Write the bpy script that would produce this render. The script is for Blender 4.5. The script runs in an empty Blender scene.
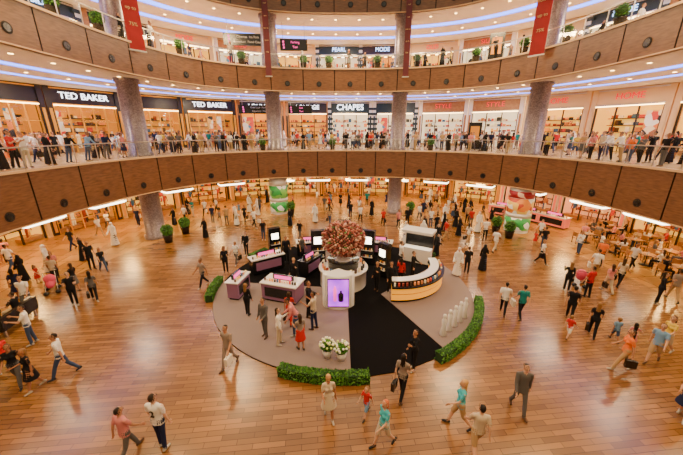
import bpy, math, random
from mathutils import Vector, Matrix, kdtree
R=random.Random(7)
rad=math.radians
scene=bpy.context.scene
col=scene.collection
# ---------------------------------------------------------------- materials
def mat(name,c,rough=.5,metal=0.,em=None,es=0.,spec=.5):
    m=bpy.data.materials.new(name); m.use_nodes=True
    b=m.node_tree.nodes['Principled BSDF']
    b.inputs['Base Color'].default_value=(*c,1); b.inputs['Roughness'].default_value=rough
    b.inputs['Metallic'].default_value=metal
    b.inputs['Specular IOR Level'].default_value=spec
    if em: b.inputs['Emission Color'].default_value=(*em,1); b.inputs['Emission Strength'].default_value=es
    return m
def noisemat(name,c1,c2,scale=3,rough=.5,stretch=(1,1,1),em=0,spec=.5):
    m=mat(name,c1,rough,spec=spec); nt=m.node_tree; b=nt.nodes['Principled BSDF']
    tc=nt.nodes.new('ShaderNodeTexCoord'); mp=nt.nodes.new('ShaderNodeMapping'); mp.inputs['Scale'].default_value=stretch
    n=nt.nodes.new('ShaderNodeTexNoise'); n.inputs['Scale'].default_value=scale; n.inputs['Detail'].default_value=6
    r=nt.nodes.new('ShaderNodeValToRGB'); r.color_ramp.elements[0].color=(*c1,1); r.color_ramp.elements[1].color=(*c2,1)
    r.color_ramp.elements[0].position=.3; r.color_ramp.elements[1].position=.7
    nt.links.new(tc.outputs['Object'],mp.inputs[0]); nt.links.new(mp.outputs[0],n.inputs['Vector'])
    nt.links.new(n.outputs[0],r.inputs[0]); nt.links.new(r.outputs[0],b.inputs['Base Color'])
    if em: nt.links.new(r.outputs[0],b.inputs['Emission Color']); b.inputs['Emission Strength'].default_value=em
    return m
def islandmat(name,cols,rough=.5,em=0,vor=0):
    m=mat(name,cols[0],rough); nt=m.node_tree; b=nt.nodes['Principled BSDF']
    r=nt.nodes.new('ShaderNodeValToRGB'); r.color_ramp.interpolation='CONSTANT'
    cr=r.color_ramp
    while len(cr.elements)<len(cols): cr.elements.new(.5)
    for i,c in enumerate(cols):
        cr.elements[i].position=i/len(cols); cr.elements[i].color=(*c,1)
    if vor:
        tc=nt.nodes.new('ShaderNodeTexCoord'); v=nt.nodes.new('ShaderNodeTexVoronoi'); v.inputs['Scale'].default_value=vor
        nt.links.new(tc.outputs['Object'],v.inputs['Vector']); sp=nt.nodes.new('ShaderNodeSeparateColor'); nt.links.new(v.outputs['Color'],sp.inputs[0]); nt.links.new(sp.outputs[0],r.inputs[0])
    else:
        g=nt.nodes.new('ShaderNodeNewGeometry'); nt.links.new(g.outputs['Random Per Island'],r.inputs[0])
    nt.links.new(r.outputs[0],b.inputs['Base Color'])
    if em: nt.links.new(r.outputs[0],b.inputs['Emission Color']); b.inputs['Emission Strength'].default_value=em
    return m
def attrmat(name,attr,rough=.8):
    m=mat(name,(.5,.5,.5),rough,spec=.2); nt=m.node_tree
    a=nt.nodes.new('ShaderNodeAttribute'); a.attribute_type='OBJECT'; a.attribute_name=attr
    nt.links.new(a.outputs['Color'],nt.nodes['Principled BSDF'].inputs['Base Color'])
    return m
def glassmat(name,tint=(.9,1,.97),gl=.12):
    m=bpy.data.materials.new(name); m.use_nodes=True; nt=m.node_tree; nt.nodes.clear()
    o=nt.nodes.new('ShaderNodeOutputMaterial'); t=nt.nodes.new('ShaderNodeBsdfTransparent'); t.inputs[0].default_value=(*tint,1)
    g=nt.nodes.new('ShaderNodeBsdfGlossy'); g.inputs['Roughness'].default_value=.05
    x=nt.nodes.new('ShaderNodeMixShader'); x.inputs[0].default_value=gl
    nt.links.new(t.outputs[0],x.inputs[1]); nt.links.new(g.outputs[0],x.inputs[2]); nt.links.new(x.outputs[0],o.inputs[0])
    return m
M={}
M['wood']=noisemat('walnut_panel',(.105,.042,.015),(.20,.085,.034),2.2,.33,(1,1,6))
M['gap']=mat('panel_gap',(.012,.006,.003),.7)
M['trimlight']=mat('trim_light',(.65,.42,.22),.35)
M['white']=mat('white_plaster',(.84,.77,.66),.6)
M['under']=mat('warm_ceiling',(.40,.21,.07),.6)
M['blue']=mat('blue_cove_light',(.1,.2,1),.5,em=(.09,.20,1.),es=6)
M['lamp']=mat('warm_lamp',(1,1,1),.5,em=(1,.60,.18),es=16)
M['lampw']=mat('white_lamp',(1,1,1),.5,em=(1,.86,.60),es=10)
M['marble']=noisemat('cream_marble',(.48,.31,.16),(.62,.43,.25),1.5,.2)
M['glass']=glassmat('railing_glass',(.95,1,.98),.07)
M['glassw']=glassmat('shop_glass',(.97,.99,1),.05)
M['steel']=mat('brushed_steel',(.55,.50,.44),.28,.9)
M['black']=mat('black_gloss',(.008,.008,.009),.25)
M['dark']=mat('dark_bronze',(.016,.009,.005),.35)
M['gold']=mat('gold_frame',(.85,.42,.05),.3,.5)
M['cream']=mat('cream_stone',(.68,.45,.20),.5)
M['red']=noisemat('red_banner',(.40,.005,.006),(.25,.003,.005),1,.6)
M['maroon']=noisemat('maroon_banner',(.14,.012,.02),(.08,.008,.015),1,.6)
M['whitegloss']=mat('white_gloss',(.74,.72,.70),.2)
M['screen']=noisemat('purple_screen',(.16,.005,.45),(.6,.05,.8),1.6,.3,em=3.0)
M['lav']=mat('lavender_laminate',(.24,.11,.22),.4)
M['pink']=mat('pink_light',(.9,.1,.4),.4,em=(1,.06,.4),es=1.6)
M['carpetk']=noisemat('black_carpet',(.0015,.0015,.002),(.006,.005,.006),60,.95,spec=.1)
M['carpetg']=noisemat('taupe_carpet',(.16,.118,.112),(.26,.195,.185),40,.9)
M['yellow']=mat('amber_panel',(.85,.38,.015),.35,em=(1,.38,.01),es=.8)
M['leaf']=islandmat('leaf_green',[(.02,.09,.008),(.04,.17,.01),(.07,.24,.02),(.03,.12,.01),(.10,.28,.03)],.6)
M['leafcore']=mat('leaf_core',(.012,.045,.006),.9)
M['flower']=islandmat('blossoms',[(.50,.15,.11),(.60,.28,.2),(.30,.06,.05),(.68,.42,.32),(.13,.025,.02),(.5,.19,.14),(.2,.045,.035)],.8)
M['wflower']=islandmat('white_blossoms',[(.85,.85,.6),(.9,.9,.8),(.6,.7,.2)],.7)
M['products']=islandmat('merchandise',[(.6,.04,.015),(.9,.42,.04),(.015,.012,.01),(.85,.65,.35),(.03,.10,.20),(.5,.16,.03),(.9,.78,.5),(.25,.025,.01),(.8,.25,.06),(.06,.02,.008)],.5,em=.2)
M['poster']=islandmat('poster_colours',[(.75,.2,.03),(.85,.65,.4),(.02,.015,.02),(.65,.05,.03),(.8,.45,.1),(.35,.12,.05),(.9,.8,.65),(.05,.2,.3)],.4,em=.45,vor=2.2)
M['pgreen']=islandmat('poster_green',[(.03,.32,.06),(.2,.5,.08),(.85,.85,.7),(.02,.2,.05)],.4,em=.3,vor=2)
M['porange']=islandmat('poster_orange',[(.75,.22,.02),(.85,.5,.08),(.9,.8,.6),(.5,.05,.02)],.4,em=.35,vor=2)
M['pred']=islandmat('poster_red',[(.55,.03,.02),(.8,.5,.3),(.3,.01,.02)],.4,em=.3,vor=2)
M['signwhite']=mat('sign_letter_white',(1,1,1),.5,em=(.85,.92,1),es=5)
M['signblue']=mat('sign_letter_blue',(.6,.8,1),.5,em=(.35,.55,1),es=5)
M['signred']=mat('sign_letter_red',(.7,.02,.02),.5,em=(1,.02,.01),es=.7)
M['teal']=mat('dark_teal',(.005,.022,.026),.4)
M['woodlight']=noisemat('light_oak',(.30,.125,.03),(.43,.20,.055),4,.45,(1,6,1))
M['pinkpanel']=mat('pink_panel',(.75,.16,.10),.5,em=(1,.18,.10),es=.4)
M['inO']=mat('shop_interior_orange',(.7,.28,.03),.6,em=(1,.35,.02),es=.9)  # shop_interior walls: emission put into the colour so the shops look lit
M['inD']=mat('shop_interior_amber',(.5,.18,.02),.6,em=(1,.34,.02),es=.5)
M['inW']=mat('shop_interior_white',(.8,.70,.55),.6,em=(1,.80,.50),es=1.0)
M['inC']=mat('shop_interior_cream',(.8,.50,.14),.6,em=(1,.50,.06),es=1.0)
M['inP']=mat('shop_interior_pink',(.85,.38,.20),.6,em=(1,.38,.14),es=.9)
mc=mat('column_mosaic',(.5,.42,.42),.35,.3); nt=mc.node_tree
tc=nt.nodes.new('ShaderNodeTexCoord'); ck=nt.nodes.new('ShaderNodeTexVoronoi'); ck.inputs['Scale'].default_value=20
rp=nt.nodes.new('ShaderNodeValToRGB'); rp.color_ramp.elements[0].color=(.085,.066,.078,1); rp.color_ramp.elements[1].color=(.33,.265,.29,1)
nt.links.new(tc.outputs['Object'],ck.inputs['Vector']); nt.links.new(ck.outputs['Color'],rp.inputs[0]); nt.links.new(rp.outputs[0],nt.nodes['Principled BSDF'].inputs['Base Color'])
M['column']=mc
# floor
CX,CY=.5,15.
RINGS=[(15.9,16.,2.5),(14.6,16.,2.8),(14.6,16.,2.8)]
EA,EB,EN=RINGS[0]
def setring(i):
    global EA,EB,EN
    EA,EB,EN=RINGS[i]
mf=mat('plank_floor',(.5,.3,.15),.24,spec=.65); nt=mf.node_tree; L=nt.links; b=nt.nodes['Principled BSDF']
tc=nt.nodes.new('ShaderNodeTexCoord')
mp=nt.nodes.new('ShaderNodeMapping'); mp.inputs['Rotation'].default_value=(0,0,rad(-6)); L.new(tc.outputs['Object'],mp.inputs[0])
br=nt.nodes.new('ShaderNodeTexBrick'); L.new(mp.outputs[0],br.inputs['Vector'])
br.inputs['Scale'].default_value=1; br.inputs['Brick Width'].default_value=.9; br.inputs['Row Height'].default_value=.17
br.inputs['Mortar Size'].default_value=.008; br.inputs['Color1'].default_value=(.29,.132,.040,1); br.inputs['Color2'].default_value=(.15,.064,.019,1); br.inputs['Mortar'].default_value=(.06,.022,.007,1)
br2=nt.nodes.new('ShaderNodeTexBrick'); L.new(mp.outputs[0],br2.inputs['Vector'])
br2.inputs['Scale'].default_value=1; br2.inputs['Brick Width'].default_value=1.2; br2.inputs['Row Height'].default_value=1.2
br2.inputs['Mortar Size'].default_value=.02; br2.inputs['Color1'].default_value=(.46,.22,.045,1); br2.inputs['Color2'].default_value=(.31,.135,.028,1); br2.inputs['Mortar'].default_value=(.14,.05,.012,1)
vm=nt.nodes.new('ShaderNodeVectorMath'); vm.operation='DISTANCE'; vm.inputs[1].default_value=(CX,CY,0); L.new(tc.outputs['Object'],vm.inputs[0])
mr=nt.nodes.new('ShaderNodeMapRange'); mr.inputs[1].default_value=16.6; mr.inputs[2].default_value=16.7; L.new(vm.outputs['Value'],mr.inputs[0])
mx=nt.nodes.new('ShaderNodeMixRGB'); L.new(mr.outputs[0],mx.inputs[0]); L.new(br.outputs[0],mx.inputs[1]); L.new(br2.outputs[0],mx.inputs[2])
ns=nt.nodes.new('ShaderNodeTexNoise'); ns.inputs['Scale'].default_value=.35; ns.inputs['Detail'].default_value=4; L.new(tc.outputs['Object'],ns.inputs['Vector'])
mr2=nt.nodes.new('ShaderNodeMapRange'); mr2.inputs[1].default_value=.3; mr2.inputs[2].default_value=.7; mr2.inputs[3].default_value=.8; mr2.inputs[4].default_value=1.2; L.new(ns.outputs[0],mr2.inputs[0])
mu=nt.nodes.new('ShaderNodeMixRGB'); mu.blend_type='MULTIPLY'; mu.inputs[0].default_value=1; L.new(mx.outputs[0],mu.inputs[1]); L.new(mr2.outputs[0],mu.inputs[2])
L.new(mu.outputs[0],b.inputs['Base Color'])
M['floor']=mf
# ---------------------------------------------------------------- mesh builder
class MB:
    def __init__(s): s.v=[];s.f=[];s.m=[];s.s=[];s.mats=[]
    def mi(s,k):
        if k not in s.mats: s.mats.append(k)
        return s.mats.index(k)
    def add(s,vs,fs,k,smooth=False):
        o=len(s.v); s.v+= [tuple(v) for v in vs]; i=s.mi(k)
        for f in fs: s.f.append(tuple(o+j for j in f)); s.m.append(i); s.s.append(smooth)
    def box(s,c,d,k,rot=0):
        ca,sa=math.cos(rot),math.sin(rot); vs=[]
        for z in(-.5,.5):
            for x,y in((-.5,-.5),(.5,-.5),(.5,.5),(-.5,.5)):
                X,Y=x*d[0],y*d[1]; vs.append((c[0]+X*ca-Y*sa,c[1]+X*sa+Y*ca,c[2]+z*d[2]))
        s.add(vs,[(3,2,1,0),(4,5,6,7),(0,1,5,4),(1,2,6,5),(2,3,7,6),(3,0,4,7)],k)
    def lathe(s,cx,cy,prof,k,seg=20,smooth=True,a0=0,a1=360,ex=1):
        full=abs(a1-a0)>=360; n=seg if full else seg+1; vs=[]
        for r,z in prof:
            for i in range(n):
                a=rad(a0+(a1-a0)*i/seg); vs.append((cx+r*math.cos(a)*ex,cy+r*math.sin(a),z))
        fs=[]
        for j in range(len(prof)-1):
            for i in range(seg):
                i2=(i+1)%n if full else i+1
                fs.append((j*n+i,j*n+i2,(j+1)*n+i2,(j+1)*n+i))
        s.add(vs,fs,k,smooth)
    def cap(s,p0,p1,r0,r1,k,sx=1,sy=1,N=14,nb=6,hs=3):
        p0=Vector(p0);p1=Vector(p1);d=p1-p0; ln=d.length
        d=d.normalized() if ln>1e-6 else Vector((0,0,1))
        X=Vector((1,0,0))
        if abs(d.x)>.9: X=Vector((0,1,0))
        u=(X-d*d.dot(X)).normalized(); w=d.cross(u)
        rings=[]
        for i in range(1,hs+1):
            a=math.pi/2*i/(hs+1); rings.append((p0-d*r0*math.cos(a),r0*math.sin(a)))
        for i in range(nb+1):
            t=i/nb; rings.append((p0+(p1-p0)*t,r0+(r1-r0)*t))
        for i in range(hs,0,-1):
            a=math.pi/2*i/(hs+1); rings.append((p1+d*r1*math.cos(a),r1*math.sin(a)))
        vs=[p0-d*r0]; fs=[]
        for c,r in rings:
            for j in range(N):
                a=2*math.pi*j/N; vs.append(c+u*(r*sx*math.cos(a))+w*(r*sy*math.sin(a)))
        vs.append(p1+d*r1); n=len(rings)
        for j in range(N): fs.append((0,1+(j+1)%N,1+j)); fs.append((len(vs)-1,1+(n-1)*N+j,1+(n-1)*N+(j+1)%N))
        for i in range(n-1):
            for j in range(N):
                a=1+i*N+j;bb=1+i*N+(j+1)%N; fs.append((a,bb,bb+N,a+N))
        s.add(vs,fs,k,True)
    def frust(s,z0,z1,a,bq,k,c0=(0,0),c1=(0,0),N=20,n=8):
        vs=[];fs=[]
        for i in range(n+1):
            t=i/n
            for j in range(N):
                an=2*math.pi*j/N; rx=a[0]+(bq[0]-a[0])*t; ry=a[1]+(bq[1]-a[1])*t
                vs.append((c0[0]+(c1[0]-c0[0])*t+rx*math.cos(an),c0[1]+(c1[1]-c0[1])*t+ry*math.sin(an),z0+(z1-z0)*t))
        for i in range(n):
            for j in range(N):
                p=i*N+j;q=i*N+(j+1)%N; fs.append((p,q,q+N,p+N))
        vs+= [(c0[0],c0[1],z0),(c1[0],c1[1],z1)]; b0=len(vs)-2
        for j in range(N): fs.append((b0,(j+1)%N,j)); fs.append((b0+1,n*N+j,n*N+(j+1)%N))
        s.add(vs,fs,k,True)
    def foliage(s,c,r,n,size,k='leaf',core='leafcore'):
        if core:
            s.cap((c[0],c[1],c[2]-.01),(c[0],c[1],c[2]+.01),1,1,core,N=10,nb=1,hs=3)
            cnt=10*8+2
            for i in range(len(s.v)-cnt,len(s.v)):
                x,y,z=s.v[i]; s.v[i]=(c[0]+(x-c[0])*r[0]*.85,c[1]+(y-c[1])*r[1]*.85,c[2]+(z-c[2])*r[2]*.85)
        for _ in range(n):
            d=Vector((R.gauss(0,1),R.gauss(0,1),R.gauss(0,1))).normalized(); q=R.uniform(.82,1.08)
            p=Vector((c[0]+d.x*r[0]*q,c[1]+d.y*r[1]*q,c[2]+d.z*r[2]*q)); s.leaf(p,size,k)
    def leaf(s,p,size,k):
        u=Vector((R.gauss(0,1),R.gauss(0,1),R.gauss(0,1))).normalized(); w=u.orthogonal().normalized()
        s.add([p-u*size,p+w*size*.5,p+u*size,p-w*size*.5],[(0,1,2,3)],k)
    def mesh(s,name):
        me=bpy.data.meshes.new(name); me.from_pydata(s.v,[],s.f)
        for k in s.mats: me.materials.append(M[k])
        me.polygons.foreach_set('material_index',s.m); me.polygons.foreach_set('use_smooth',s.s); me.update()
        return me
    def build(s,name,loc=(0,0,0),rz=0,parent=None):
        return inst(s.mesh(name),name,loc,rz,parent)
def inst(me,name,loc=(0,0,0),rz=0,parent=None,sc=1):
    o=bpy.data.objects.new(name,me); o.location=loc; o.rotation_euler=(0,0,rz); o.scale=(sc,sc,sc); col.objects.link(o)
    if parent: o.parent=parent
    return o
def text(s,name,loc,rz,size,k,parent=None,extr=.03,rx=90):
    cu=bpy.data.curves.new(name,'FONT'); cu.body=s; cu.size=size; cu.extrude=extr; cu.align_x='CENTER'; cu.align_y='CENTER'
    cu.materials.append(M[k]); o=bpy.data.objects.new(name,cu); o.location=loc; o.rotation_euler=(rad(rx),0,rz); col.objects.link(o)
    if parent: o.parent=parent
    return o
# ---------------------------------------------------------------- ring curve
def P(A,off=0):
    c,s=math.cos(rad(A)),math.sin(rad(A))
    r=((abs(c)/EA)**EN+(abs(s)/EB)**EN)**(-1/EN); x,y=r*c,r*s
    nx=math.copysign((abs(x)/EA)**(EN-1)/EA,x); ny=math.copysign((abs(y)/EB)**(EN-1)/EB,y); l=math.hypot(nx,ny); nx/=l; ny/=l
    return (CX+x+nx*off,CY+y+ny*off,nx,ny)
def F(A,off):
    x,y,nx,ny=P(A,off); return x,y,math.atan2(ny,nx)-math.pi/2
def arc(A0,A1,step,off=0):
    out=[A0];a=A0;acc=0;px,py,_,_=P(a,off)
    while a<A1:
        a+=.1; x,y,_,_=P(a,off); acc+=math.hypot(x-px,y-py); px,py=x,y
        if acc>=step: out.append(a); acc-=step
    return out
def sweep(mb,prof,k,A0=0,A1=360,step=2,smooth=False):
    n=int((A1-A0)/step)+1; vs=[]
    for i in range(n):
        A=A0+(A1-A0)*i/(n-1)
        for off,z in prof:
            x,y,_,_=P(A,off); vs.append((x,y,z))
    m=len(prof); fs=[]
    for i in range(n-1):
        for j in range(m-1):
            a=i*m+j; fs.append((a,a+m,a+m+1,a+1))
    mb.add(vs,fs,k,smooth)
Z1,Z2,Z3=6.5,13.8,20.6
B1,B2,B3=3.84,11.8,18.1
mb=MB(); mb.add([(-45,-12,0),(45,-12,0),(45,62,0),(-45,62,0)],[(0,1,2,3)],'floor'); mb.build('floor')
for zf,zb,nm,ri in((Z1,B1,'first',0),(Z2,B2,'second',1),(Z3,B3,'third',2)):
    setring(ri)
    mb=MB()
    sweep(mb,[(.12,zb),(.12,zf-.02)],'gap')
    pa=arc(-90,270,2.9)
    for i in range(len(pa)):
        a0=pa[i]; a1=pa[i+1] if i+1<len(pa) else 270
        g=.14; n=4; vs=[];fs=[]
        for j in range(n+1):
            A=a0+g+(a1-a0-2*g)*j/n
            for off,z in((0.12,zb+.06),(0.0,zb+.06),(0.0,zf-.12),(.12,zf-.12)):
                x,y,_,_=P(A,off); vs.append((x,y,z))
        for j in range(n):
            for q in range(3):
                a=j*4+q; fs.append((a,a+4,a+5,a+1))
        mb.add(vs,fs,'wood')
        x,y,rz=F((a0+a1)/2,-.02); c,s=math.cos(rz),math.sin(rz)
        for rr,oo,kk in((.24,0,'gap'),(.17,-.02,'black')):
            ring=[]
            for q in range(14):
                t=2*math.pi*q/14; ring.append((x+c*rr*math.cos(t)-s*oo,y+s*rr*math.cos(t)+c*oo,zb+.66+rr*math.sin(t)))
            mb.add(ring,[tuple(range(14))],kk)
    sweep(mb,[(.15,zf-.12),(-.06,zf-.12),(-.06,zf),(.15,zf)],'trimlight')
    sweep(mb,[(.15,zb+.06),(-.04,zb+.06),(-.04,zb),(.3,zb)],'trimlight')
    mb.build('balcony_fascia')
    mb=MB(); sweep(mb,[(0.1,zf),(16,zf)],'marble'); mb.build('floor_'+nm)
    ck='under' if ri==0 else 'white'
    mb=MB(); sweep(mb,[(.1,zb),(3.7,zb),(3.7,zb+.3),(4.7,zb+.3),(4.7,zb),(7.0,zb),(7.0,zb+.3),(7.9,zb+.3),(7.9,zb),(16,zb)],ck)
    for A in arc(-20,200,2.2,2): 
        for o in(1.6,6):
            x,y,rz=F(A,o); mb.lathe(x,y,[(.11,zb-.015),(0,zb-.015)],'lamp',8)
    mb.build('ceiling_'+nm)
    if zb!=B1:
        mb=MB()
        for o in(4.2,7.45): sweep(mb,[(o-.35,zb+.27),(o-.35,zb+.02),(o+.35,zb+.02),(o+.35,zb+.27)],'blue',-25,205)
        mb.build('cove_light')
    mb=MB()
    sweep(mb,[(.10,zf+.05),(.10,zf+1.02)],'glass',-60,240)
    sweep(mb,[(.06,zf+1.02),(.06,zf+1.08),(.14,zf+1.08),(.14,zf+1.02),(.06,zf+1.02)],'steel',-60,240)
    for A in arc(-60,240,1.45):
        x,y,rz=F(A,.10); mb.box((x,y,zf+.53),(.035,.05,1.04),'steel',rz)
    mb.build('glass_railing')
for z0,z1,nm,ri in((0,B1,'ground',0),(Z1,B2,'first',0),(Z2,B3,'second',1)):
    setring(ri); mb=MB(); sweep(mb,[(13.2,z0),(13.2,z1)],'cream',-30,210); mb.build('wall_'+nm)
setring(0)
COLS=[(-15.2,23.6),(-6.6,31.4),(5.6,31.6),(15.25,25.3),(-16.9,8.5),(17.9,8.5)]
for i,(x,y) in enumerate(COLS):
    mb=MB()
    for z0,z1 in((0,B1),(Z1,B2),(Z2,B3)):
        mb.lathe(0,0,[(.84,z0),(.84,z0+.25),(.72,z0+.3),(.70,z1-.3),(.80,z1-.22),(.80,z1)],'column',28)
    mb.build('column',(x,y,0))
# ---------------------------------------------------------------- shop fronts
BW=5.6
def mannequin(mb,x,y,k):
    mb.cap((x,y,1.0),(x,y,1.4),.13,.17,k,1,.6,8,2,2); mb.cap((x,y,1.5),(x,y,1.68),.05,.09,k,N=8,nb=2,hs=2)
    for s in(-1,1):
        mb.cap((x+s*.08,y,.95),(x+s*.09,y,.1),.09,.05,k,N=8,nb=2,hs=2); mb.cap((x+s*.2,y,1.4),(x+s*.25,y-.05,.85),.05,.035,k,N=8,nb=2,hs=2)
def bay(H,frame,inner,header,stripes=False,tables=True,seed=0,posters=.4):
    r=random.Random(seed); mb=MB(); w=BW; hh=H*.74; H-=.02
    dk=frame=='dark'
    for s in(-1,1): mb.box((s*(w/2-.2),.2,H/2),(.4,.5,H),frame); mb.box((s*(w/2-.2),-.07,H*.37),(.2,.05,H*.62),'gold' if dk else header)
    mb.box((0,.25,(H+hh)/2),(w-.8,.4,H-hh),header); mb.box((0,.03,hh+.03),(w-.8,.1,.08),'gold' if dk else 'steel')
    mb.box((0,.03,H-.12),(w-.8,.1,.1),'gold' if dk else 'steel')
    mb.box((0,-.06,hh-.08),(w-.9,.08,.07),'lamp')
    if stripes:
        for s in(-1,1):
            for i in range(int(H/.6)): mb.box((s*(w/2-.3),-.1,.25+i*.6),(.64,.08,.28),'teal')
    n=5 if dk else 3
    xs=[-w/2+.45+(w-.9)*i/n for i in range(n+1)]
    for x in xs: mb.box((x,.12,hh/2),(.1,.12,hh),'gold' if dk else 'dark')
    if dk:
        for zz in(hh*.33,hh*.66): mb.box((0,.12,zz),(w-.9,.09,.06),'gold')
    mid=len(xs)//2-1
    for q in range(n):
        x0,x1=xs[q],xs[q+1]
        if q==mid and n==3: continue
        mb.add([(x0,.12,0.1),(x1,.12,.1),(x1,.12,hh),(x0,.12,hh)],[(0,1,2,3)],'glassw')
        mb.box(((x0+x1)/2,.6,.2),(x1-x0-.1,.7,.3),'woodlight')
        mannequin(mb,(x0+x1)/2,.6,'products')
        if r.random()<posters: mb.box(((x0+x1)/2,1.1,hh*.58),(x1-x0-.3,.04,hh*.6),'poster')
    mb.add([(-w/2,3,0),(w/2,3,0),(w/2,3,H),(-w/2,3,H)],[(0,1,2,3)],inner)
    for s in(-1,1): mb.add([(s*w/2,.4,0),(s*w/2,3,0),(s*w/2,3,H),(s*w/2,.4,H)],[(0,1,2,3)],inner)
    mb.add([(-w/2+.4,.5,hh+.25),(w/2-.4,.5,hh+.25),(w/2-.4,2.9,hh+.25),(-w/2+.4,2.9,hh+.25)],[(3,2,1,0)],'dark' if dk else 'woodlight')
    for i in range(5): mb.box((-w/2+.8+i,1.3,hh+.2),(.45,.45,.04),'lampw' if inner=='inW' else 'lamp')
    for i in range(4): mb.box((-w/2+1.3+i,2.2,hh+.2),(.35,.35,.04),'lampw' if inner=='inW' else 'lamp')
    for zz in (.5,1.1,1.7,2.3,2.9):
        if zz>hh-.3: break
        mb.box((0,2.8,zz),(w-.6,.4,.07),'dark' if inner!='inW' else 'whitegloss'); x=-w/2+.5
        while x<w/2-.5:
            ww=r.uniform(.16,.55); h=r.uniform(.15,.45)
            if r.random()<.85: mb.box((x+ww/2,2.72,zz+.03+h/2),(ww*.8,.22,h),'products')
            x+=ww
    if tables:
        mb.box((0,1.7,.8),(1.4,.8,.06),'woodlight')
        for a in(-.6,.6):
            for c in(-.3,.3): mb.box((a,1.7+c,.4),(.06,.06,.78),'dark')
        for i in range(7): mb.box((-.55+i*.18,1.7+r.uniform(-.2,.2),.92),(.13,.2,r.uniform(.1,.25)),'products')
    return mb.mesh('shop_front')
STY={'dark':('dark','inD','dark',.15),'orange':('woodlight','inO','dark',.3),'stripe':('whitegloss','inW','teal',.8),'white':('white','inW','woodlight',.6),'cream':('cream','inC','cream',.8),'pink':('whitegloss','inP','pinkpanel',.5),'gold':('cream','inC','gold',.4)}
cache={}
def getbay(st,H,sd):
    k=(st,H,sd)
    if k not in cache: f,i,h,po=STY[st]; cache[k]=bay(H,f,i,h,st=='stripe',True,sd,po)
    return cache[k]
lvl=[(0,B1,9.2,0,0),(Z1,B2-Z1,10,1,0),(Z2,B3-Z2,10,2,1)]
words0=['GELATO','SWEETS','CAFE','BOOKS','BAGS','SHOES']
for z,Hh,off,li,ri in lvl:
    setring(ri)
    AA=arc(-18,200,BW+.04,off); n=0
    for a0,a1 in zip(AA,AA[1:]):
        A=(a0+a1)/2
        if li==1: st='dark' if A>124 else 'orange' if A>98 else 'stripe' if A>64 else 'white' if A>46 else 'cream'
        elif li==0: st='pink' if 22<A<44 else ['gold','orange','gold','dark','cream'][n%5]
        else: st=['white','cream','orange','stripe','cream'][n%5]
        x,y,rz=F(A,off); o=inst(getbay(st,Hh,n%3),'shop_front',(x,y,z),rz); n+=1
        if li==1:
            t={'dark':'TED BAKER','orange':'LOUNGE','stripe':'CHAPES' ,'white':'STYLE','cream':'HOME'}[st]; k='signwhite' if st in('dark','stripe','orange') else 'signred'
            if st=='stripe' and not(76<A<90): t='LONDON' if n%2 else ''
            if st=='dark' and n%2: t=''
            if t: text(t,'letters',(0,-.02,Hh*.87),0,.72 if st!='stripe' else .95,k,o)
        elif li==0: text(words0[n%6],'letters',(0,-.02,Hh*.87),0,.55,'signred' if st in('gold','cream','pink') else 'signwhite',o)
        else: text(['MODE','PEARL','SILK','OUD'][n%4],'letters',(0,-.02,Hh*.87),0,.6,'signblue' if st in('orange','stripe') else 'signred',o)
setring(0)
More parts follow.
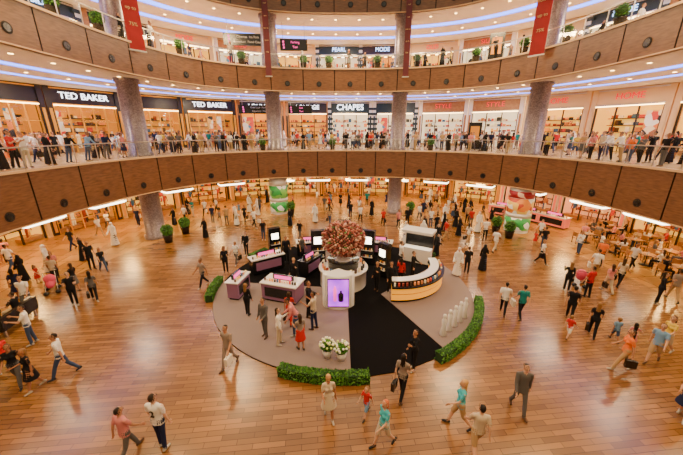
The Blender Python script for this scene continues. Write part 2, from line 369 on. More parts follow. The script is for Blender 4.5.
# ---------------------------------------------------------------- humans
PM={'skin':attrmat('person_skin','skin_col',.55),'top':attrmat('person_top','top_col'),'bottom':attrmat('person_bottom','bot_col'),
 'hair':attrmat('person_hair','hair_col',.6),'shoes':attrmat('person_shoes','shoe_col'),'eye':mat('person_eye',(.02,.015,.01),.2),'lips':mat('person_lips',(.35,.07,.05),.5)}
M.update(PM); TAGS=['skin','top','bottom','hair','shoes','eye','lips']
def human(name,sex='m',legL=(3,2),legR=(-3,2),armL=(5,8,12),armR=(5,8,12),lean=0,outfit='pants',sleeve='short',hair='short',headyaw=0,sit=False,bag=False,headsc=1.):
    mb=MB(); fx=MB(); f=sex=='f'
    HZ=.93; Rl=Matrix.Rotation(rad(lean),4,'X'); piv=Vector((0,0,HZ))
    def U(p): return Rl@(Vector(p)-piv)+piv
    def ucap(p0,p1,r0,r1,k,**kw): mb.cap(U(p0),U(p1),r0,r1,k,**kw)
    robe=outfit in('robe',)
    feet=[]
    for s,(a,kn) in((1,legL),(-1,legR)):
        a=rad(a);kn=rad(kn); hip=Vector((s*.088,0,HZ-.02)); splay=.0 if not sit else s*.05
        knee=hip+Vector((splay,-math.sin(a),-math.cos(a)))*.44
        c=a-kn; ank=knee+Vector((0,-math.sin(c),-math.cos(c)))*.41
        kt='skin' if outfit in('dress',) else 'bottom'
        kc='bottom' if outfit in('pants','suit','robe') else 'skin'
        if outfit=='skirt': kt='bottom'
        mb.cap(hip,knee,.092 if not f else .096,.062,kt)
        if outfit=='shorts': mb.cap(hip,hip+(knee-hip)*.92,.10,.082,'bottom')
        mb.cap(knee,knee+(ank-knee)*.35,.06,.062 if kc=='bottom' else .056,kc); mb.cap(knee+(ank-knee)*.35,ank,.062 if kc=='bottom' else .055,.05 if kc=='bottom' else .036,kc)
        ph=min(0,c*.8)
        if sit: ph=0
        R2=Matrix.Rotation(-ph,4,'X')
        h=ank+R2@Vector((0,.04,-.045)); t=ank+R2@Vector((s*.025,-.15,-.055))
        mb.cap(h,t,.042,.036,'shoes',sx=1.05,sy=.8)
        feet.append(ank); mb.cap(ank,h,.036,.04,'shoes')
    sw=.155 if not f else .135
    mb.cap((-.075,0,HZ+.02),(.075,0,HZ+.02),.115 if f else .108,.115 if f else .108,'bottom' if outfit in('pants','shorts','skirt','suit') else 'top',sy=1,sx=.95)
    ucap((0,0,HZ+.06),(0,.005,1.18),.122 if f else .135,.105 if f else .13,'top',sx=1.12,sy=.85)
    ucap((0,.005,1.18),(0,.01,1.34),.108 if f else .135,.135 if f else .15,'top',sx=1.15,sy=.78)
    ucap((-sw,.01,1.40),(sw,.01,1.40),.062,.062,'top')
    ucap((0,.01,1.34),(0,.01,1.43),.12,.075,'top',sx=1.1,sy=.75)
    if f:
        for s in(1,-1): ucap((s*.07,-.07,1.27),(s*.07,-.075,1.26),.065,.065,'top')
    ucap((0,.01,1.42),(0,0,1.53),.055,.05,'skin')
    if outfit=='suit': mb.frust(.78,1.05,(.175,.135),(.15,.115),'top')
    if outfit in('pants','shorts') : mb.frust(.86,1.05,(.168,.13),(.145,.11),'top')
    if outfit=='dress' and not sit: mb.frust(.52,1.08,(.27,.23),(.13,.10),'top')
    if outfit=='skirt' and not sit: mb.frust(.50,1.0,(.24,.20),(.15,.115),'bottom')
    if outfit=='robe' and not sit: mb.frust(.05,1.12,(.27,.26),(.145,.12),'top',c0=(0,(feet[0].y+feet[1].y)/2))
    for s,(p,bb,e) in((1,armL),(-1,armR)):
        p=rad(p);bb=rad(bb);e=rad(e); sh=Vector((s*(sw+.03),.01,1.40))
        ed=Vector((s*math.sin(bb),-math.sin(p)*math.cos(bb),-math.cos(p)*math.cos(bb)))
        el=sh+ed*.29; fd=Vector((s*math.sin(bb)*(.5 if e<rad(40) else -.6),-math.sin(p+e),-math.cos(p+e))).normalized(); wr=el+fd*.25
        sh,el,wr=U(sh),U(el),U(wr); fd=(wr-el).normalized()
        long=sleeve=='long'
        ar=.048 if not f else .042
        if long: mb.cap(sh,el,ar+.012,ar+.004,'top'); mb.cap(el,wr,ar+.004,.036 if not robe else .06,'top')
        else:
            mb.cap(sh,sh+(el-sh)*.55,ar+.012,ar+.012,'top'); mb.cap(sh,el,ar,ar-.008,'skin'); mb.cap(el,wr,ar-.006,.026,'skin')
        hk=wr+fd*.085; mb.cap(wr,hk,.026,.034,'skin',sx=1,sy=.7)
        side=Vector((0,-1,0))-fd*fd.dot(Vector((0,-1,0))); side=side.normalized() if side.length>.2 else Vector((0,0,1))
        inw=fd.cross(side)*( -s)
        for i,lg in enumerate((.062,.075,.07,.055)):
            b0=hk-fd*.01+side*(.027-.018*i); m1=b0+fd*lg*.62+inw*.006; t1=m1+fd*lg*.42+inw*.026
            fx.cap(b0,m1,.0095,.0088,'skin',N=6,nb=1,hs=1); fx.cap(m1,t1,.0088,.007,'skin',N=6,nb=1,hs=1)
        b0=wr+fd*.03+side*.022; m1=b0+fd*.03+side*.03+inw*.01; t1=m1+fd*.03+side*.006+inw*.01
        fx.cap(b0,m1,.012,.0105,'skin',N=6,nb=1,hs=1); fx.cap(m1,t1,.0105,.008,'skin',N=6,nb=1,hs=1)
        if bag and s==1:
            c=hk+Vector((0,0,-.28)); fx.box(c,(.12,.34,.30),'eye' if bag=='dark' else 'bagw')
            for q in(-.09,.09): fx.cap(c+Vector((0,q,.15)),hk+Vector((0,0,-.02)),.008,.008,'eye',N=5,nb=1,hs=1)
    HC=Vector((0,-.012,1.635)); Ry=Matrix.Rotation(rad(headyaw),4,'Z')
    def Hd(v): return U(HC+Ry@(Vector(v)*headsc))
    def hcap(p0,p1,r0,r1,k,b=mb,**kw): b.cap(Hd(p0),Hd(p1),r0*headsc,r1*headsc,k,**kw)
    hcap((0,.012,.03),(0,.0,-.005),.088,.08,'skin',sx=.9,sy=1.12)
    hcap((0,-.02,-.03),(0,-.045,-.085),.062,.035,'skin',sx=.95)
    hcap((0,-.095,.012),(0,-.112,-.022),.010,.017,'skin')
    for s in(1,-1):
        hcap((s*.080,.01,.012),(s*.083,.012,-.028),.017,.012,'skin',sx=.6)
        hcap((s*.032,-.094,.006),(s*.034,-.094,.006),.013,.013,'eye',b=fx,N=8,nb=1,hs=2)
        hcap((s*.018,-.103,.030),(s*.048,-.093,.030),.006,.005,'hair',b=fx,N=6,nb=1,hs=1)
    hcap((-.02,-.098,-.055),(.02,-.098,-.055),.009,.009,'lips',b=fx,N=6,nb=1,hs=1)
    if hair=='scarf':
        hcap((0,.03,.04),(0,.03,-.02),.103,.10,'hair',sx=.95,sy=1.05); hcap((0,.03,-.06),(0,.02,-.17),.095,.12,'hair',sx=1.1); hcap((0,.01,-.16),(0,.01,-.22),.14,.15,'hair',sx=1.15,sy=.8)
    else:
        hcap((0,.028,.045),(0,.03,.0),.095,.085,'hair',sx=.93,sy=1.1)
        if hair=='long': hcap((0,.06,.0),(0,.085,-.24),.082,.06,'hair',sx=1.1,sy=.7)
    base=mb.mesh('tmp'); kd=kdtree.KDTree(len(mb.v)); vt=[0]*len(mb.v)
    for fc,mi in zip(mb.f,mb.m):
        for i in fc: vt[i]=mi
    for i,v in enumerate(mb.v): kd.insert(v,i)
    kd.balance()
    o=bpy.data.objects.new('tmp',base); col.objects.link(o)
    m=o.modifiers.new('r','REMESH'); m.mode='VOXEL'; m.voxel_size=.018
    m=o.modifiers.new('s','SMOOTH'); m.factor=.5; m.iterations=3
    dg=bpy.context.evaluated_depsgraph_get(); dg.update(); ev=o.evaluated_get(dg); em=ev.to_mesh()
    out=MB(); out.mats=list(TAGS)+['bagw']
    out.v=[tuple(v.co) for v in em.vertices]
    for p in em.polygons:
        _,i,_=kd.find(p.center); out.f.append(tuple(p.vertices)); out.m.append(TAGS.index(mb.mats[vt[i]])); out.s.append(True)
    ev.to_mesh_clear(); bpy.data.objects.remove(o); bpy.data.meshes.remove(base)
    n0=len(out.v); out.v+=fx.v
    for fc,mi,sm in zip(fx.f,fx.m,fx.s): out.f.append(tuple(n0+j for j in fc)); out.m.append(out.mats.index(fx.mats[mi])); out.s.append(sm)
    mz=min(v[2] for v in out.v)
    out.v=[(v[0],v[1],v[2]-mz) for v in out.v]
    return out.mesh(name)
M['bagw']=mat('shopping_bag_paper',(.75,.68,.56),.7)
H={}
H['m_stand']=human('man',legL=(4,3),legR=(-4,2),armL=(8,9,18),armR=(2,8,12))
H['m_walkA']=human('man',legL=(24,6),legR=(-16,22),armL=(-20,8,12),armR=(24,8,22))
H['m_walkB']=human('man',legL=(-14,24),legR=(22,5),armL=(22,8,25),armR=(-18,8,10),bag='w')
H['m_phone']=human('man',legL=(5,6),legR=(-5,3),armL=(35,6,80),armR=(30,10,95),headyaw=10)
H['m_lean']=human('man',legL=(-6,4),legR=(-12,2),armL=(42,10,25),armR=(42,10,25),lean=14,sleeve='long')
H['m_suit']=human('man',legL=(20,5),legR=(-14,18),armL=(-14,8,14),armR=(18,8,20),outfit='suit',sleeve='long')
H['m_suits']=human('man',legL=(3,3),legR=(-4,2),armL=(20,8,50),armR=(4,8,14),outfit='suit',sleeve='long')
H['m_shorts']=human('man',legL=(-16,24),legR=(24,6),armL=(24,8,20),armR=(-20,8,12),outfit='shorts')
H['m_robe']=human('man',legL=(6,3),legR=(-6,3),armL=(8,9,14),armR=(14,9,35),outfit='robe',sleeve='long',hair='scarf')
H['m_bend']=human('man',legL=(12,12),legR=(-4,4),armL=(30,8,30),armR=(40,8,40),lean=26,sleeve='long')
H['m_sit']=human('man',legL=(84,84),legR=(80,76),armL=(35,8,50),armR=(30,8,55),sit=True)
H['f_walk']=human('woman','f',legL=(22,5),legR=(-15,22),armL=(-16,8,12),armR=(20,8,30),hair='long',bag='dark')
H['f_walkB']=human('woman','f',legL=(-15,22),legR=(22,6),armL=(24,8,40),armR=(-16,10,10),hair='long',outfit='shorts')
H['f_dress']=human('woman','f',legL=(14,5),legR=(-12,14),armL=(-8,10,15),armR=(16,10,70),hair='long',outfit='dress')
H['f_skirt']=human('woman','f',legL=(5,3),legR=(-5,3),armL=(20,8,70),armR=(4,9,10),hair='long',outfit='skirt')
H['f_stand']=human('woman','f',legL=(5,4),legR=(-5,2),armL=(38,8,90),armR=(4,9,12),hair='long',sleeve='long')
H['f_robe']=human('woman','f',legL=(8,4),legR=(-8,4),armL=(10,8,20),armR=(24,8,50),outfit='robe',sleeve='long',hair='scarf')
H['f_sit']=human('woman','f',legL=(84,84),legR=(82,78),armL=(35,8,50),armR=(20,8,70),hair='long',sit=True)
H['c_walk']=human('child',legL=(22,6),legR=(-16,22),armL=(-20,12,12),armR=(24,12,22),outfit='shorts',headsc=1.3)
H['c_stand']=human('child','f',legL=(4,3),legR=(-4,3),armL=(8,14,12),armR=(40,30,22),outfit='dress',hair='long',headsc=1.3)
C=dict(W=(.78,.75,.70),K=(.008,.008,.010),G=(.10,.095,.095),R=(.5,.015,.012),O=(.75,.16,.02),T=(.01,.20,.20),B=(.16,.30,.5),N=(.012,.018,.06),Y=(.42,.27,.13),P=(.62,.22,.22),J=(.04,.065,.14),C=(.05,.42,.5),L=(.25,.2,.17),V=(.2,.04,.22),E=(.55,.45,.32),U=(.65,.45,.06))
SK=[(.50,.25,.14),(.36,.16,.08),(.6,.34,.22),(.2,.08,.04)]
HR=[(.012,.008,.006),(.02,.012,.007),(.05,.025,.012),(.22,.11,.04)]
placed=[]
def person(b,x,y,z,h,t=None,bt=None,hr=None,sc=None,sk=None):
    me=H[b]
    if t is None: t=R.choice('WWWWWKKKKGRRTBPPYOELUN')
    if bt is None: bt=R.choice('KKKKJJGYNE')
    nm=me.name.split('.')[0]
    if b=='m_robe': t='W'; hr=C['W']
    if b=='f_robe': t='K'; hr=C['K']
    if hr is None: hr=R.choice(HR[:3]) if b[0]=='m' else R.choice(HR)
    elif isinstance(hr,str): hr={'O':(.5,.12,.03),'Y':(.5,.28,.09),'K':HR[0],'B':HR[2]}[hr]
    if sc is None: sc=.62 if b[0]=='c' else R.uniform(.95,1.04) if b[0]=='m' else R.uniform(.9,.98)
    o=inst(me,nm,(x,y,z),rad(h),None,sc)
    o['top_col']=C[t]; o['bot_col']=C[bt]; o['hair_col']=hr; o['shoe_col']=R.choice([(.02,.02,.02),(.4,.36,.3),(.08,.04,.02)]); o['skin_col']=sk or R.choice(SK[:3])
    placed.append((x,y,z)); return o
# people on the ground floor: base, x, y (metres), heading, colours
PX=[('m_stand',-4.89,6.14,175,'W','N'),('m_walkA',-5.64,5.9,160,'P','G'),('m_walkB',-4.13,9.16,-15,'L','L'),('f_dress',-.38,7.03,10,'E','E','Y'),('f_walkB',1.15,6.19,-60,'C','E','O'),('c_walk',.75,7.1,-40,'R','B'),
('f_walk',1.95,7.79,150,'L','K'),('f_stand',2.6,9.0,-60,'K','K'),('f_walkB',3.42,6.75,-100,'C','Y','Y'),('m_shorts',3.58,5.95,170,'E','Y'),('m_suit',5.46,7.27,-10,'G','G'),('m_walkA',7.64,12.52,150,'W','K'),('m_walkB',8.27,12.19,170,'T','K'),
('m_walkA',10.44,12.04,140,'K','K'),('c_walk',9.49,10.76,120,'R','W'),('f_stand',12.2,14.7,160,'K','K'),('m_stand',12.83,14.07,-170,'R','K'),('m_walkB',15.,16.36,150,'W','Y'),('f_walk',14.31,14.59,170,'P','E'),('f_walk',10.6,10.9,140,'K','K'),('c_walk',11.3,10.6,160,'B','J'),
('f_walk',10.15,8.97,-110,'O','Y'),('m_shorts',11.67,9.37,-60,'B','Y'),('f_walkB',12.6,9.9,-80,'U','E'),('f_dress',10.3,7.03,-60,'N','N'),('f_stand',15.83,13.39,60,'K','K'),('c_stand',11.6,10.2,140,'P','P'),
('m_stand',7.64,16.89,160,'K','K'),('f_robe',8.8,17.31,150),('m_robe',6.9,16.5,-20),('f_walk',-6.84,18.21,-10,'W','G'),('m_walkA',-7.7,15.2,-30,'L','K'),('f_robe',-11.03,23.28,0),('f_stand',-7.1,17.0,30,'K','K'),('m_suits',-6.6,19.6,0,'K','K'),
('m_stand',-15.68,17.46,60,'K','K'),('f_walk',-14.69,17.1,60,'K','J'),('m_walkA',-20.,23.8,70),('f_walk',-20.6,25.6,60),('m_walkB',-19.5,28,30),('m_stand',-18.5,26.5,10),('f_robe',-15.4,26.8,0),('m_walkA',-14.9,27.8,-20,'W','K'),('m_walkB',-13.9,30,0),
('m_walkA',-9.8,8.7,-60,'W','J'),('f_dress',-10.3,8.1,-30,'K','K'),('f_walk',-11,8.3,30,'K','G'),('m_phone',-12.6,10.4,-50,'W','J'),('f_walk',-11.9,8.8,80,'R','K'),
('f_stand',-16.9,16.3,40,'P','K'),('m_stand',-16.3,15.6,-160,'E','K'),('c_stand',-17.3,15.6,100,'R','P'),('m_phone',-13.3,13.3,40,'K','K'),('f_walk',-12.6,13.7,-140,'G','K'),('m_walkB',-15.2,12.9,20,'W','G'),('f_skirt',-14.3,14.6,-90,'K','G'),
('m_suits',-3.2,10.8,-30,'G','G'),('f_stand',-2.5,10.3,100,'W','E'),('m_bend',-1.9,10.9,-80,'P','J'),('f_walk',-2.3,11.7,180,'R','R'),('m_phone',-1.2,11.3,-110,'E','N'),('f_skirt',-1.6,10.0,-150,'L','R'),('f_stand',-4.4,12.4,170,'K','K'),('m_suits',-1.5,12.2,90,'K','K'),
('f_stand',-2.6,15.1,0,'K','K'),('m_suits',-3.6,18.4,20,'K','K'),('m_stand',-2.6,18.6,60,'G','K'),('m_suits',2.6,14.4,20,'K','K'),('f_stand',1.9,14.7,-30,'K','K'),('f_stand',3.3,15.3,170,'R','K'),('m_suits',4.1,15.9,60,'K','K'),('m_suits',.6,19.0,0,'K','K'),
('m_stand',3.7,17.4,100,'W','K'),('f_robe',6.6,19.6,60),('m_robe',4.9,21.9,20),('f_robe',5.5,21.2,-20),('m_robe',6.3,22.2,150),('f_robe',7.2,21.5,0),('m_walkA',8.3,22.8,100),('f_robe',9.7,23.8,30),('f_walk',9.7,21.9,120),('m_robe',11.7,24.8,0),('m_stand',11.4,22.8,170,'W'),
('m_stand',5.1,26,20),('f_walk',3.8,26.6,0,'R'),('m_walkA',1.8,27.8,10,'W'),('f_robe',3.1,30.2,0),('m_walkB',.9,29.2,180,'K'),('f_walk',-1.1,27.2,170),('m_robe',-2.5,27.8,0),('m_walkA',-3.3,22.8,-30),('f_robe',-4.7,26.6,30),('m_walkB',-7.8,26,60,'W'),('f_walk',-9.2,27.8,0),('m_stand',-6.2,22.8,20,'K'),
('m_robe',9.8,27.8,10),('f_robe',11.2,29.2,0),('m_stand',11.8,27.4,0),('m_stand',8.1,26.4,0),('f_walk',7.6,28.6,0),('m_walkA',11.0,20.3,120,'W'),('f_walk',13.0,18.2,30),('f_robe',8.9,25.2,60),('f_robe',6.9,24.1,20),('m_stand',8.0,24.4,200,'K','K'),('m_suits',6.0,26.6,0,'K','K'),('f_robe',10.3,26.2,30)]
for t in PX: person(t[0],t[1],t[2],0.05 if math.hypot(t[1]-.1,t[2]-15.5)<6.9 else 0,*t[3:])
num=[o for o in bpy.data.objects if o.name=='man'][0]
text('2','shirt_number',(0,.135,1.27),math.pi,.26,'eye',num,.012)
SHR=[(-13.5,22.3),(-13.2,24.4),(13.6,23.3),(13.2,24.7),(-5.2,30.4),(7.1,30.4)]
def clear(x,y,z,d=.62):
    if any(abs(q[2]-z)<1 and (q[0]-x)**2+(q[1]-y)**2<d*d for q in placed): return False
    if z<1 and any((c[0]-x)**2+(c[1]-y)**2<.8 for c in SHR): return False
    return all((c[0]-x)**2+(c[1]-y)**2>1.9 for c in COLS)
allb=['m_stand','m_walkA','m_walkB','m_phone','m_suit','m_shorts','m_robe','f_walk','f_walkB','f_dress','f_skirt','f_stand','f_robe','f_robe','m_stand','f_walk','c_walk','c_stand']
def crowd(n,z,A0,A1,o0,o1):
    k=0;t=0
    while k<n and t<n*20:
        t+=1; A=R.uniform(A0,A1); o=R.uniform(o0,o1)
        x,y,rz=F(A,o)
        if not clear(x,y,z): continue
        person(R.choice(allb),x,y,z,R.uniform(-180,180)); k+=1
def railers(n,z,A0,A1,skip=()):
    for A in arc(A0,A1,abs(A1-A0)/n*.28):
        if R.random()<.7:
            x,y,rz=F(A,.68)
            if any(abs(A-q)<2.6 for q in skip): continue
            if clear(x,y,z,.5): person(R.choice(['m_lean','m_lean','f_stand','m_phone','f_robe','m_stand','f_skirt']),x,y,z,math.degrees(rz)+R.uniform(-25,25))
PL2=(168,158,149,138,122,104,96,80,68,52,40,30,18); PL1=(118,62,95)
placed+=[(13.2,31.5,Z1),(13.6,30.2,Z2)]
railers(95,Z1,-12,192,PL1); crowd(240,Z1,-12,192,1.6,9)
setring(1); railers(26,Z2,-5,185,PL2); crowd(60,Z2,0,180,1.6,8); setring(0)
# ---------------------------------------------------------------- exhibit
EX,EY,ER=.1,15.5,6.9
mb=MB()
def disc(mb,r,z0,z1,k,a0=0,a1=360,apex=None,seg=48):
    pts=[(EX+r*math.cos(rad(a0+(a1-a0)*i/seg)),EY+r*math.sin(rad(a0+(a1-a0)*i/seg))) for i in range(seg+(apex is not None))]
    if apex: pts.append(apex)
    n=len(pts); vs=[(x,y,z0) for x,y in pts]+[(x,y,z1) for x,y in pts]
    mb.add(vs,[tuple(range(n,2*n))]+[(i,(i+1)%n,n+(i+1)%n,n+i) for i in range(n)],k)
disc(mb,ER,0,.03,'carpetk')
disc(mb,ER-.02,.03,.05,'carpetg',178,272,(.3,14.9))
disc(mb,ER-.02,.03,.05,'carpetg',306,384,(2.1,14.3))
disc(mb,ER-.02,.03,.05,'carpetg',62,122,(0,17.6))
mb.build('exhibit_carpet')
def hedge(a0,a1,r=6.75,w=.38,h=.45):
    mb=MB(); seg=max(4,int(a1-a0)) 
    vs=[];fs=[]
    for i in range(seg+1):
        a=rad(a0+(a1-a0)*i/seg)
        for rr,z in((r-w/2,.0),(r-w/2,h),(r+w/2,h),(r+w/2,.0)): vs.append((EX+rr*math.cos(a),EY+rr*math.sin(a),z))
    for i in range(seg):
        for j in range(3): p=i*4+j; fs.append((p,p+4,p+5,p+1))
    fs+=[(0,1,2,3),(seg*4+3,seg*4+2,seg*4+1,seg*4)]
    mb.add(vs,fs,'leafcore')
    for _ in range(int((a1-a0)*60)):
        a=rad(R.uniform(a0,a1)); q=R.random()
        if q<.4: rr=r+R.uniform(-w/2,w/2); z=h+R.uniform(-.01,.04)
        else: rr=r+R.choice((-1,1))*(w/2+R.uniform(0,.03)); z=R.uniform(.02,h)
        mb.leaf(Vector((EX+rr*math.cos(a),EY+rr*math.sin(a),z)),.05,'leaf')
    mb.build('boxwood_hedge')
for a0,a1 in((251,277),(300,344),(178,196),(140,152),(30,40)): hedge(a0,a1,7.09,.32,.38)
mb=MB(); cx,cy=.1,15.6
mb.lathe(cx,cy,[(1.3,.05),(1.3,1.0),(1.38,1.02),(1.38,1.08),(.0,1.08)],'whitegloss',40)
mb.lathe(cx,cy,[(.85,1.08),(.85,1.5),(.9,1.52),(.0,1.52)],'black',32)
mb.lathe(cx,cy,[(.5,1.5),(.35,1.75),(.5,1.95),(0,1.95)],'whitegloss',32)
for i in range(26):
    a=i*2*math.pi/26; mb.box((cx+1.15*math.cos(a),cy+1.15*math.sin(a),1.2),(.1,.1,.24),'products',a)
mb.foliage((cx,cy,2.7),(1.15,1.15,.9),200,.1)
for i in range(860):
    zz=1-2*(i+.5)/860; ph=i*2.39996; rr=math.sqrt(1-zz*zz); d=Vector((rr*math.cos(ph),rr*math.sin(ph),zz)); q=R.uniform(.94,1.1); p=Vector((cx+d.x*1.1*q,cy+d.y*1.1*q,2.7+d.z*.86*q))
    s_=R.uniform(.04,.085); mb.cap(p-d*.03,p+d*.03,s_,s_*.8,'flower',N=6,nb=1,hs=1)
mb.build('flower_ball_display')
mb=MB()
mb.lathe(0,.55,[(.95,.05),(.95,1.75),(.9,1.8),(0,1.8)],'whitegloss',24,True,215,325)
mb.box((0,.05,.92),(1.25,.5,1.74),'whitegloss')
mb.box((0,-.42,.98),(1.02,.06,1.46),'black'); mb.box((0,-.455,.98),(.96,.02,1.4),'screen')
mb.lathe(.12,-.48,[(.0,.6),(.13,.6),(.13,.95),(.05,1.02),(.05,1.12),(0,1.12)],'black',12); mb.lathe(-.16,-.48,[(.0,.6),(.08,.6),(.08,1.2),(.04,1.25),(.04,1.35),(0,1.35)],'pink',12)
mb.build('screen_kiosk',(-.15,13.2,0))
def counter(x,y,rz,w,d,body,top,z=.03):
    mb=MB(); mb.box((0,0,.08),(w-.1,d-.1,.12),'black'); mb.box((0,0,.55),(w,d,.84),body); mb.box((0,0,1.0),(w+.12,d+.12,.06),top)
    mb.box((0,-d/2-.01,.55),(w*.8,.02,.5),'black' if body!='black' else 'lav'); mb.box((0,.1,1.16),(w*.6,.12,.26),'black'); mb.box((0,.03,1.17),(w*.5,.02,.18),'pink')
    for i in range(int(w/.14)): mb.box((-w/2+.1+i*.14,-d*.25,1.09),(.07,.07,R.uniform(.08,.2)),'products')
    mb.build('display_counter',(x,y,z),rz)
counter(-3.0,13.9,rad(-18),1.9,1.0,'lav','whitegloss'); counter(-5.4,14.3,rad(80),1.3,.6,'lav','whitegloss'); counter(-4.6,17.2,rad(35),2.0,.7,'black','whitegloss')
counter(-2.2,19.8,rad(10),1.8,.7,'black','whitegloss'); counter(2.6,19.8,rad(-15),1.8,.7,'black','whitegloss'); counter(-1.9,16.9,rad(60),1.5,.6,'black','black')
for A in(33,38.5,44):
    x,y,rz=F(A,5.2); counter(x,y,rz,2.4,.8,'pinkpanel','whitegloss',0); placed+=[(x+q*math.cos(rz),y+q*math.sin(rz),0) for q in(-.9,0,.9)]
mb=MB(); mb.box((0,0,1.0),(1.5,.5,2.0),'whitegloss'); mb.box((0,-.27,1.1),(1.3,.04,1.6),'pgreen'); mb.box((.0,.27,1.1),(1.3,.04,1.6),'pgreen'); mb.box((0,0,2.1),(1.7,.7,.2),'dark'); mb.box((0,0,.06),(1.6,.6,.12),'dark')
mb.build('information_kiosk',(-13.9,9.6,0),rad(-55))
def tower(x,y,rz,h=2.3,w=.9):
    mb=MB(); mb.box((0,0,h/2),(w,.35,h),'black'); mb.box((0,-.19,h*.72),(w*.6,.03,h*.2),'lampw'); mb.box((0,-.2,h*.55),(w*.7,.06,.04),'black')
    for i in range(6):
        for q in(.25,.45): mb.box((-w*.32+i*w*.13,-.24,h*q+.05),(.06,.06,.14),'products')
    for q in(.25,.45): mb.box((0,-.23,h*q-.03),(w*.8,.14,.03),'whitegloss')
    mb.build('display_tower',(x,y,.05),rz)
tower(-1.5,18.2,rad(10)); tower(1.7,18.2,rad(-20)); tower(2.5,16.4,rad(-50),2.1,.7); tower(-4.6,19.6,rad(30),2,.8); tower(.2,20.8,0,2.2,1.0)
mb=MB(); bx,by=2.9,16.3
def band(r0,r1,z0,z1,k,a0=-98,a1=6):
    mb.lathe(bx,by,[(r0,z0),(r1,z0),(r1,z1),(r0,z1),(r0,z0)],k,26,False,a0,a1)
    for a in(a0,a1):
        c,s=math.cos(rad(a)),math.sin(rad(a)); mb.add([(bx+r0*c,by+r0*s,z0),(bx+r1*c,by+r1*s,z0),(bx+r1*c,by+r1*s,z1),(bx+r0*c,by+r0*s,z1)],[(0,1,2,3)],k)
band(2.35,2.82,.05,.2,'black'); band(2.3,2.9,.2,.5,'yellow'); band(2.3,2.88,.5,.54,'black'); band(2.3,2.9,.54,.86,'yellow'); band(2.2,2.98,.86,.95,'black'); band(2.25,2.6,.95,1.12,'black'); band(2.2,2.65,1.12,1.16,'whitegloss')
for i in range(24):
    a=rad(-95+i*4.2); mb.box((bx+2.8*math.cos(a),by+2.8*math.sin(a),1.03),(.08,.08,.16),'products',a)
mb.build('curved_bar_counter')
mb=MB(); mb.box((0,0,2.15),(2.0,1.1,.16),'whitegloss'); mb.box((0,0,2.05),(1.7,.8,.04),'lampw')
for a in(-.85,.85): mb.box((a,.35,1.05),(.12,.12,2.05),'black')
mb.box((0,.35,1.3),(1.6,.06,.9),'black'); mb.box((0,0,.5),(1.8,.6,.95),'whitegloss'); mb.build('canopy_counter',(5.0,18.6,.03),rad(-30))
for i in range(5):
    t=i/4; mb=MB(); mb.lathe(0,0,[(0,0),(.13,0),(.15,.04),(.08,.45),(.11,.7),(.07,.8),(.05,.84),(.08,.9),(.06,1.0),(0,1.02)],'whitegloss',20); mb.build('bottle_sculpture',(4.3+1.4*t,10.9+1.3*t,.05))
for x,y in((.0,9.45),(-.55,9.6)):
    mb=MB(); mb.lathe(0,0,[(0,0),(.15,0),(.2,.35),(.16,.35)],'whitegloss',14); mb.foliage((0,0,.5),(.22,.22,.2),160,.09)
    for i in range(34):
        d=Vector((R.gauss(0,1),R.gauss(0,1),abs(R.gauss(0,1)))).normalized(); p=Vector((0,0,.52))+d*.25; mb.cap(p,p+d*.03,.04,.045,'wflower',N=6,nb=1,hs=1)
    mb.build('potted_flowers',(x,y,.05))
# ---------------------------------------------------------------- potted shrubs
def shrub():
    mb=MB(); mb.lathe(0,0,[(0,0),(.26,0),(.36,.6),(.38,.62),(.31,.62),(.3,.55),(0,.55)],'black',20)
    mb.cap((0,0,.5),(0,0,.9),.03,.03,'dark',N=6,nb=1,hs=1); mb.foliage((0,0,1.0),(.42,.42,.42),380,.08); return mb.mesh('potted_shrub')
sm=shrub()
for x,y in SHR: inst(sm,'potted_shrub',(x,y,0))
setring(1)
for A in PL2: 
    x,y,_=F(A,.7); inst(sm,'potted_shrub',(x,y,Z2),sc=.85)
setring(0)
for A in PL1: 
    x,y,_=F(A,.8); inst(sm,'potted_shrub',(x,y,Z1),sc=.8)
for x,y,s,pal in((15.25,25.3,1.9,('pgreen','whitegloss','porange','pred')),(-6.6,31.4,1.8,('pgreen','whitegloss','pgreen','whitegloss'))):
    mb=MB(); mb.lathe(0,0,[(s*.5,0),(s*.5,3.75),(0,3.75)],'whitegloss',32)
    zz=.25
    for k,h in zip(pal,(1.1,.35,1.3,.6)):
        mb.lathe(0,0,[(s*.5,zz),(s*.5+.04,zz),(s*.5+.04,zz+h-.05),(s*.5,zz+h-.05)],k,32); zz+=h
    o=mb.build('advertising_pillar',(x,y,0))
for x,y,z0,w,rz,kk in((-13.3,22.4,13.3,.95,rad(50),'red'),(13.5,23.7,13.3,.95,rad(-50),'red'),(-6.4,29.6,12.9,.5,rad(8),'maroon'),(5.7,29.9,12.9,.5,rad(-8),'maroon')):
    mb=MB(); mb.box((0,0,(z0+19.5)/2),(w,.05,19.5-z0),kk); mb.box((0,0,z0),(w+.1,.09,.09),'steel'); mb.box((0,0,19.5),(w+.1,.09,.09),'steel')
    o=mb.build('hanging_banner',(x,y,0),rz)
    for i,tx in enumerate(('mall','sale','now on','up to','75%')): text(tx,'letter',(0,-.04,18.4-i*.9),0,w*.3,'cream',o,.01)
def hsign(x,y,z,w,h,t,top,rz=0,k='signred'):
    mb=MB(); mb.box((0,0,z),(w,.14,h),'black')
    for a in(-w*.4,w*.4): mb.box((a,0,(z+h/2+top)/2),(.04,.04,top-z-h/2),'steel')
    for i in range(3): mb.box((-w*.38+i*.02,-.08,z+h*.25-i*h*.25),(h*.16,.02,h*.16),'pink')
    o=mb.build('hanging_sign',(x,y,0),rz)
    for i in range(2): text(t[i],'letters',(w*.05,-.08,z+h*.2-i*h*.4),0,h*.28,'pink' if k=='p' else 'whitegloss',o,.01)
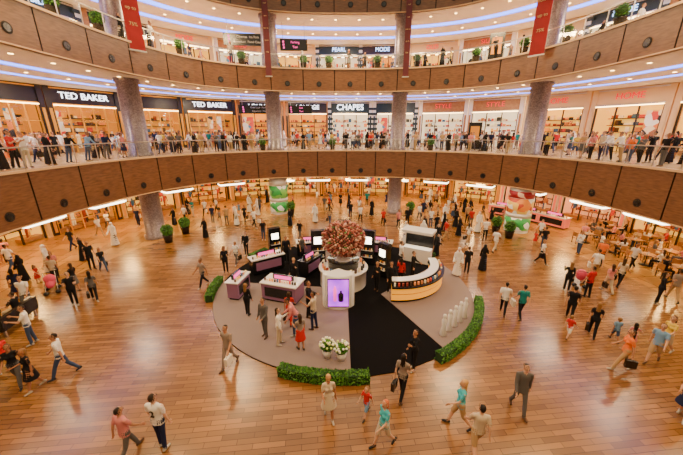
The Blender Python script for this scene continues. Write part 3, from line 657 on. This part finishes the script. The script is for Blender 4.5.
hsign(-8.9,32.2,16.4,4.0,1.0,('Cinemas  Ice Rink','Aquarium  Food Court'),B3,rad(8)); hsign(-4.6,33.2,16.2,2.6,1.0,('Parking','Taxi'),B3,rad(3),'p')
hsign(-8.7,34,10.45,4.0,.85,('Gold Souk  Fountain','Aquarium  Metro'),B2,rad(8)); hsign(-4.4,34.5,10.45,2.5,.85,('Exit','Taxi'),B2,0,'p')
for x,y,z in((13.2,31.5,Z1),(13.6,30.2,Z2)):
    mb=MB(); mb.box((0,0,z+1.3),(1.2,.25,2.6),'black'); mb.box((0,-.14,z+1.6),(.8,.03,1.3),'inD'); mb.box((0,0,z+.04),(1.5,.6,.08),'steel'); mb.build('directory_totem',(x,y,0),rad(-25))
pm=MB(); pm.box((0,0,0),(2.4,.9,.12),'steel'); pm.box((0,0,-.08),(2.3,.8,.06),'lampw'); pm.box((0,0,.0),(2.44,.94,.1),'lampw')
for a in(-1,1): pm.box((a,0,.33),(.03,.03,.6),'steel')
pmm=pm.mesh('pendant_light_panel')
for A in(172,158,141,127,112,100,86,72,60,48,36,22,10):
    x,y,rz=F(A,2.6); inst(pmm,'pendant_light_panel',(x,y,3.2),rz)
# ---------------------------------------------------------------- cafe and seats
def chair():
    mb=MB(); mb.box((0,0,.45),(.44,.44,.05),'woodlight'); mb.box((0,.2,.72),(.42,.04,.34),'woodlight')
    for a in(-.19,.19):
        mb.box((a,-.19,.22),(.035,.035,.44),'dark'); mb.box((a,.2,.45),(.035,.035,.88),'dark')
    return mb.mesh('cafe_chair')
def table():
    mb=MB(); mb.lathe(0,0,[(0,.0),(.28,.0),(.28,.03),(.035,.05),(.035,.70),(.42,.72),(.42,.75),(0,.75)],'dark',20)
    mb.lathe(0,0,[(.41,.751),(.41,.765),(0,.765)],'woodlight',20)
    for a,c in((.15,.1),(-.15,-.12)): mb.lathe(a,c,[(0,.765),(.04,.765),(.045,.86),(.035,.86)],'whitegloss',10)
    return mb.mesh('cafe_table')
cm,tm=chair(),table()
def cafeset(x,y):
    inst(tm,'cafe_table',(x,y,0)); a0=R.uniform(0,6); placed.append((x,y,0))
    for i in range(3):
        a=a0+i*2.09; px,py=x+.8*math.cos(a),y+.8*math.sin(a); inst(cm,'cafe_chair',(px,py,0),a-math.pi/2); placed.append((px,py,0))
        if R.random()<.55: person(R.choice(['m_sit','f_sit']),px,py,0,math.degrees(a)-90,sc=.98)
for i in range(4):
    for j in range(3):
        A=4+i*6.2+j*1.2; x,y,_=F(A,3.4+j*2.1)
        cafeset(x,y)
mb=MB(); mb.box((0,0,.38),(1.9,.75,.16),'black'); mb.box((0,.34,.68),(1.9,.14,.5),'black')
for a in(-.9,.9): mb.box((a,0,.5),(.12,.75,.36),'dark')
for a in(-.8,.8):
    for c in(-.28,.28): mb.box((a,c,.15),(.07,.07,.3),'steel')
mb.build('lounge_bench',(-14.6,11.6,0),rad(-80))
for q in(-.45,.45):
    a=rad(-80); person('m_sit' if q<0 else 'f_sit',-14.6+q*math.cos(a)+.1*math.sin(a),11.6+q*math.sin(a)-.1*math.cos(a),0,-80,t='K')
crowd(85,0,-5,185,-1.5,7)
def stroller(x,y,rz):
    mb=MB(); mb.cap((0,.1,.55),(0,-.25,.5),.2,.16,'strol',sx=1.1); mb.lathe(0,.12,[(.26,.7),(.24,.85),(.14,.95),(0,.98)],'strol',14)
    for a in(-.24,.24):
        mb.cap((a,.45,1.0),(a,-.35,.12),.015,.015,'steel',N=6,nb=1,hs=1); mb.cap((a,.35,.12),(a,-.1,.55),.015,.015,'steel',N=6,nb=1,hs=1)
        for c in(-.35,.35): mb.cap((a-.02,c,.11),(a+.02,c,.11),.11,.11,'black',N=12,nb=1,hs=1)
    mb.cap((-.24,.45,1.0),(.24,.45,1.0),.018,.018,'black',N=6,nb=1,hs=1); mb.build('baby_stroller',(x,y,0),rz)
M['strol']=mat('stroller_fabric',(.6,.05,.12),.7)
stroller(13.4,15.4,rad(150)); stroller(-15.6,14.6,rad(40))
# ---------------------------------------------------------------- lights
w=bpy.data.worlds.new('World'); scene.world=w; w.use_nodes=True
w.node_tree.nodes['Background'].inputs[0].default_value=(1,.82,.56,1); w.node_tree.nodes['Background'].inputs[1].default_value=1.2
def area(name,loc,size,power,c=(1,.8,.55),rot=(0,0,0)):
    l=bpy.data.lights.new(name,'AREA'); l.shape='DISK'; l.size=size; l.energy=power; l.color=c
    o=bpy.data.objects.new(name,l); o.location=loc; o.rotation_euler=rot; col.objects.link(o)
for zb,pw,ri in((B1,360,0),(B2,620,1),(B3,560,1)):
    setring(ri)
    for A in range(-10,200,20):  # added area lights that brighten the space under the balconies
        x,y,_=F(A,5.8); area('ceiling_lamp',(x,y,zb-.05),1.0,pw,(1,.56,.16) if zb==B1 else (1,.76,.45))
for A in range(0,360,45):
    x,y,_=F(A,-.9); area('atrium_floodlight',(x,y,17.8),1.6,1500,(1,.68,.33))
cam=bpy.data.cameras.new('camera'); cam.lens=16; cam.sensor_width=36; co=bpy.data.objects.new('camera',cam)
co.location=(0,0,8.3); co.rotation_euler=(rad(90-17.64),0,0); col.objects.link(co); scene.camera=co
